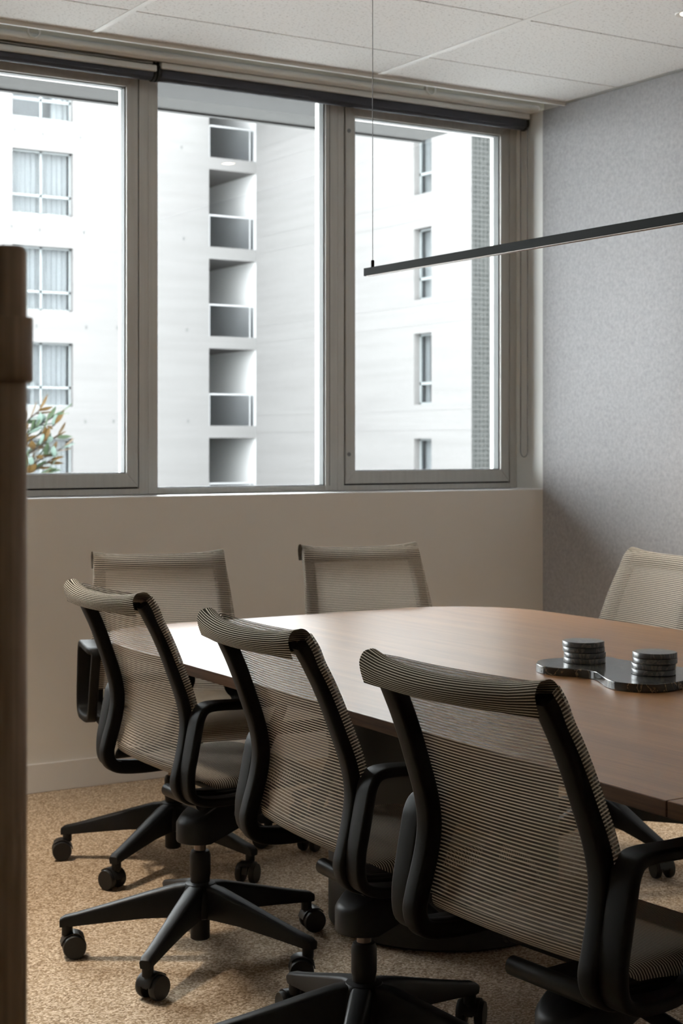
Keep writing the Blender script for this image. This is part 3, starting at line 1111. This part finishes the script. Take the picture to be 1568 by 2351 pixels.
# ------------------------------------------------------------------ linear pendant lamp
lamp = tag(empty('pendant_lamp', (2.33, 2.6, 1.700)), 'slim black linear pendant lamp hung above the table by thin cables', 'lamp')
ob('lamp_body', MB().box(-0.009, 0.009, -2.2, 1.022, 0.001, 0.022), 'lampbody', lamp, None, 0.0008, 1)
ob('diffuser', MB().box(-0.0075, 0.0075, -2.19, 1.01, -0.0005, 0.0012), 'diffuser', lamp)
for y in (0.99, -2.15):
    g = ob('cable_grip', MB().lathe([(0.0045, 0.022), (0.0045, 0.040), (0.003, 0.042)], 14, (0, y, 0)), 'lampbody', lamp, 40)
    ob('cable', MB().cyl((0, y, 0.040), (0, y, ZC - 1.700), 0.0011, n=8), 'cable', lamp, 60)
    ob('ceiling_cup', MB().lathe([(0.012, ZC - 1.700 - 0.014), (0.014, ZC - 1.700 - 0.010), (0.014, ZC - 1.7001)], 18, (0, y, 0)), 'lampbody', lamp, 40)

# ------------------------------------------------------------------ glass door with bronze pull handle (left foreground)
door = tag(empty('door_1', (0.417, 1.154, 0)), 'glass door leaf with a tubular bronze pull handle in the left foreground', None, kind='structure')
h = ob('door_handle', MB().lathe([(0.0116, 0.33), (0.0146, 0.333), (0.0146, 1.387), (0.0116, 1.391)], 40), 'bronze', door, 50)
for z in (0.45, 1.288):
    ob('collar', MB().lathe([(0.0185, z), (0.0192, z + 0.001), (0.0192, z + 0.048), (0.0185, z + 0.049)], 40), 'bronze', h, 50)
    ob('standoff', MB().cyl((0, 0, z + 0.025), (-0.06, 0.0, z + 0.025), 0.009, n=18), 'bronze', h, 50)
ob('door_glass', MB().box(-0.072, -0.060, -0.06, 0.84, 0.012, 2.15), 'doorglass', door, None, 0.001)
ob('pivot_shoe', MB().box(-0.080, -0.052, 0.72, 0.84, 0.0, 0.06), 'bronze', door, None, 0.002)

# ------------------------------------------------------------------ outside: eave, facing apartment block, tree, street
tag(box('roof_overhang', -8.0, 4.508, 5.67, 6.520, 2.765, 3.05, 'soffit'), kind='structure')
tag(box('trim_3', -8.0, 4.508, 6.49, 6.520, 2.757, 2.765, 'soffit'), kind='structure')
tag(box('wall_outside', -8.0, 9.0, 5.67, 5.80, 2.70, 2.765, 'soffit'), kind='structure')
tag(box('ground', -90, 130, 5.9, 160, -9.2, -9.0, 'asphalt'), kind='structure')
tag(box('added_bounce_roof', -25, 22, 5.9, 31, -9.0, -0.6, 'bounce'), kind='structure')  # unseen white slab, added to bounce skylight onto the ceiling

bld = tag(empty('apartment_building', (20, 45.6, -9.0)), 'white concrete apartment block with balconies outside the window', 'building')
BO = Vector((20, 45.6, -9.0))
ZT = 12.9
LV = 2.93


def holed(mb, u0, u1, v0, v1, holes, to3, depth):
    """wall face with rectangular openings and their reveals; to3(u, v, d) -> point"""
    us = sorted({u0, u1, *[h[0] for h in holes], *[h[1] for h in holes]})
    vs_ = sorted({v0, v1, *[h[2] for h in holes], *[h[3] for h in holes]})
    for a, b in zip(us, us[1:]):
        for c, d in zip(vs_, vs_[1:]):
            m = ((a + b) / 2, (c + d) / 2)
            if any(h[0] < m[0] < h[1] and h[2] < m[1] < h[3] for h in holes):
                continue
            mb.add([to3(a, c, 0), to3(b, c, 0), to3(b, d, 0), to3(a, d, 0)], [(0, 1, 2, 3)])
    for a, b, c, d in holes:
        q = [(a, c), (b, c), (b, d), (a, d)]
        for i in range(4):
            p, r = q[i], q[(i + 1) % 4]
            mb.add([to3(*p, 0), to3(*r, 0), to3(*r, depth), to3(*p, depth)], [(0, 1, 2, 3)])


holesL = [(16.63, 18.585, 8.27 - LV * k, 10.22 - LV * k) for k in range(-1, 6)]
holesR = [(35.55, 36.40, 5.29 - LV * k, 7.27 - LV * k) for k in range(-2, 5)]


def toL(u, v, d):
    return Vector((u, 45.6 + d, v)) - BO


def toR(u, v, d):
    return Vector((25.0 + d, u, v)) - BO


mb = MB()
holed(mb, 2.0, 23.275, -9.0, ZT, holesL, toL, 0.8)
mb.add([toL(23.275, -9, 0), toL(23.275, -9, 5), toL(23.275, ZT, 5), toL(23.275, ZT, 0)], [(0, 1, 2, 3)])
mb.add([toL(2, -9, 0), toL(2, -9, 9), toL(2, ZT, 9), toL(2, ZT, 0)], [(0, 1, 2, 3)])
me = mb.mesh('facade_wall', 'concrete', fix=False)
link('facade_wall', me, bld)
mb = MB()
holed(mb, 33.69, 45.6, -9.0, ZT, holesR, toR, 0.8)
link('wing_wall', mb.mesh('wing_wall', 'concrete', fix=False), bld)
mb = MB().add([Vector((25.0, 33.69, -9)) - BO, Vector((70.0, 33.69, -9)) - BO, Vector((70.0, 33.69, ZT)) - BO, Vector((25.0, 33.69, ZT)) - BO], [(0, 1, 2, 3)])
link('mosaic_wall', mb.mesh('mosaic_wall', 'mosaic', fix=False), bld)
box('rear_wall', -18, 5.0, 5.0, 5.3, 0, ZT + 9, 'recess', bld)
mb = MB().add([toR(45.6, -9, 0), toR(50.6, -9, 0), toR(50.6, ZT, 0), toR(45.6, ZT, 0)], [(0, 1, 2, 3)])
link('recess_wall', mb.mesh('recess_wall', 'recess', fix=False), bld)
box('roof', -18, 3.275, 0.0, 9.0, ZT + 9, ZT + 9.3, 'concrete', bld)
box('roof', 3.275, 50, -11.91, 9.0, ZT + 9, ZT + 9.3, 'concrete', bld)


def pleats(w, hgt, n, amp):
    vs, fs = [], []
    m = n * 4 + 1
    for i in range(m):
        u = i / (m - 1)
        d = amp * math.sin(2 * PI * n * u + 0.6 * math.sin(9 * u))
        vs += [(u * w, d, 0), (u * w, d, hgt)]
    for i in range(m - 1):
        fs.append((2 * i, 2 * i + 2, 2 * i + 3, 2 * i + 1))
    return MB().add(vs, fs)


def far_window(hole, to3, mull, spans, k):
    """frame, panes and curtains of one window of the block"""
    a, b, c, d = hole
    w, hh = b - a, d - c
    t = 0.06

    def bx(name, u0, u1, v0, v1, d0, d1, mat, par):
        p, q = to3(u0, v0, d0), to3(u1, v1, d1)
        return ob(name, MB().box(min(p.x, q.x), max(p.x, q.x), min(p.y, q.y), max(p.y, q.y), min(p.z, q.z), max(p.z, q.z)), mat, par)
    fr = MB()
    vt = c + hh * 0.30
    bars = [(a, a + t, c, d), (b - t, b, c, d), (a, b, c, c + t), (a, b, d - t, d), (a, b, vt - 0.04, vt + 0.04)]
    if mull:
        bars.append(((a + b) / 2 - 0.035, (a + b) / 2 + 0.035, c, d))
    for u0, u1, v0, v1 in bars:
        p, q = to3(u0, v0, 0.20), to3(u1, v1, 0.27)
        fr.box(min(p.x, q.x), max(p.x, q.x), min(p.y, q.y), max(p.y, q.y), min(p.z, q.z), max(p.z, q.z))
    f = ob('window', fr, 'bwin', bld)
    us = [a + t, (a + b) / 2, b - t] if mull else [a + t, b - t]
    for u0, u1 in zip(us, us[1:]):
        for v0, v1 in ((c + t, vt), (vt, d - t)):
            bx('pane', u0, u1, v0, v1, 0.235, 0.245, 'bglass', f)
    bx('room_back', a, b, c, d, 0.78, 0.80, 'room', f)
    for (s0, s1) in spans:
        u0, u1 = a + w * s0, a + w * s1
        cu = pleats(u1 - u0, hh - 0.05, max(2, int((u1 - u0) / 0.17)), 0.035)
        if to3 is toL:
            p = to3(u0, c + 0.02, 0.40)
            ob('curtain', cu, 'curtain', f, 60, loc=p)
        else:
            p = to3(u0, c + 0.02, 0.40)
            ob('curtain', cu, 'curtain', f, 60, loc=p, rot=(0, 0, PI / 2))


spL = {-2: [(0, .5)], -1: [(.70, 1)], 0: [(0.02, .98)], 1: [(0.0, .98)], 2: [(.36, .97)], 3: [(.1, .97)]}
for k, hL in zip(range(-1, 6), holesL):
    far_window(hL, toL, True, spL.get(k, [(0, 1)]), k)
spR = {-3: [(0, .3)], -2: [(.5, 1)], -1: [(0, .45), (.7, 1)], 0: [(.05, .55), (.6, 1)], 1: [(.72, .98)], 2: [(0, .95)]}
for k, hR in zip(range(-2, 5), holesR):
    far_window(hR, toR, False, spR.get(k, [(0, 1)]), k)

# balconies in the recess between facade and wing
for k in range(-1, 6):
    zt_ = 10.573 - 2.905 * k
    s = ob('balcony_slab', MB().box(3.275, 5.0, 0.0, 5.0, zt_ - 0.395 + 9, zt_ + 9), 'concrete', bld)
    bal = ob('balustrade', MB().box(3.30, 4.985, 0.03, 0.09, zt_ + 1.00 + 9, zt_ + 1.05 + 9), 'balrail', bld)
    ob('glass_panel', MB().box(3.30, 4.93, 0.055, 0.065, zt_ + 0.01 + 9, zt_ + 1.0 + 9), 'balglass', bal)
    for x in (3.31, 4.80, 4.955):
        ob('post', MB().box(x - 0.02, x + 0.02, 0.045, 0.075, zt_ + 9, zt_ + 1.0 + 9), 'balrail', bal)

# formwork tie holes on the facade and thin pour joints on the wing
mb = MB()
for k in range(-1, 5):
    for u in (12.3, 13.6, 14.9, 16.6, 17.5, 18.9, 20.0, 21.3, 22.4):
        for dv in (0.0,):
            p = toL(u + 0.12 * math.sin(u * 7 + k), 8.27 - LV * k - 0.45 - 0.04 * math.sin(u * 3), -0.004)
            mb.box(p.x - 0.03, p.x + 0.03, p.y, p.y + 0.006, p.z - 0.05, p.z + 0.05)
tag(ob('tie_holes', mb, 'hole', bld), kind='stuff')
for k in range(-1, 5):
    for dv in (0.0, -0.55):
        z = 8.05 - LV * k + dv + 9
        ob('pour_joint', MB().box(4.994, 5.0, -11.9, -0.02, z, z + 0.025), 'joint', bld)

# magnolia outside the left window
tree = tag(empty('magnolia_tree', (4.70, 13.55, -9.0)), 'green and rust leaved tree outside the leftmost window', 'tree')
mb = MB()
mb.cyl((0, 0, 0), (0.05, 0, 8.5), 0.09, 0.05, 10)
mb.cyl((0.05, 0, 8.5), (0.0, 0, 11.9), 0.05, 0.012, 8)
ob('trunk', mb, 'bark', tree, 60)
leaf_me = {}
for m_ in ('leaf_green', 'leaf_pale', 'leaf_brown'):
    L, W = 0.150, 0.060
    vs, fs = [], []
    for i in range(7):
        u = i / 6
        wv = W / 2 * math.sin(PI * min(1, u * 0.96 + 0.04)) ** 0.8
        zc = 0.02 * u * u
        vs += [(u * L, -wv, zc + 0.008), (u * L, 0, zc), (u * L, wv, zc + 0.008)]
    for i in range(6):
        a = i * 3
        fs += [(a, a + 3, a + 4, a + 1), (a + 1, a + 4, a + 5, a + 2)]
    leaf_me[m_] = MB().add(vs, fs).mesh('leaf', m_, 60, fix=False)
rnd = random.Random(21)
twigs = []
for i in range(34):
    zz = rnd.uniform(8.6, 11.2)
    ang = rnd.uniform(0, 2 * PI)
    rad = max(0.10, 0.62 * (1 - (zz - 8.6) / 3.0)) * rnd.uniform(0.6, 1.0)
    twigs.append(((0.04, 0, zz - 0.1), (rad * math.cos(ang), rad * math.sin(ang), zz + rad * 0.55)))
# the sprays that show beside the handle
for tx, tz in ((0.56, 10.52), (0.60, 10.22), (0.46, 10.02), (0.55, 10.32), (0.38, 10.55), (0.42, 9.86), (0.50, 10.12), (0.52, 10.42), (0.44, 10.28), (0.36, 10.40), (0.50, 9.94), (0.38, 9.98), (0.40, 10.15), (0.34, 9.80)):
    twigs.insert(0, ((0.08, 0.05, tz - 0.35), (tx, -0.33, tz)))
twigs.append(((0.02, 0, 11.7), (0.14, -0.06, 12.02)))
for a, b in twigs:
    ob('branch', MB().cyl(a, b, 0.011, 0.005, 6), 'bark', tree, 60)
nl = 0
for a, b in twigs:
    A, B = Vector(a), Vector(b)
    d = (B - A)
    for k in range(9 if b[1] == -0.33 else 5):
        if nl >= 296:
            break
        t = 0.45 + 0.58 * k / (8 if b[1] == -0.33 else 4)
        p = A + d * min(1, t)
        yaw_ = math.atan2(d.y, d.x) + rnd.uniform(-1.3, 1.3)
        m_ = rnd.choice(['leaf_green', 'leaf_green', 'leaf_pale', 'leaf_brown', 'leaf_brown'])
        link('leaf', leaf_me[m_], tree, p, (rnd.uniform(-0.7, 0.7), rnd.uniform(-1.0, 0.2), yaw_))
        nl += 1
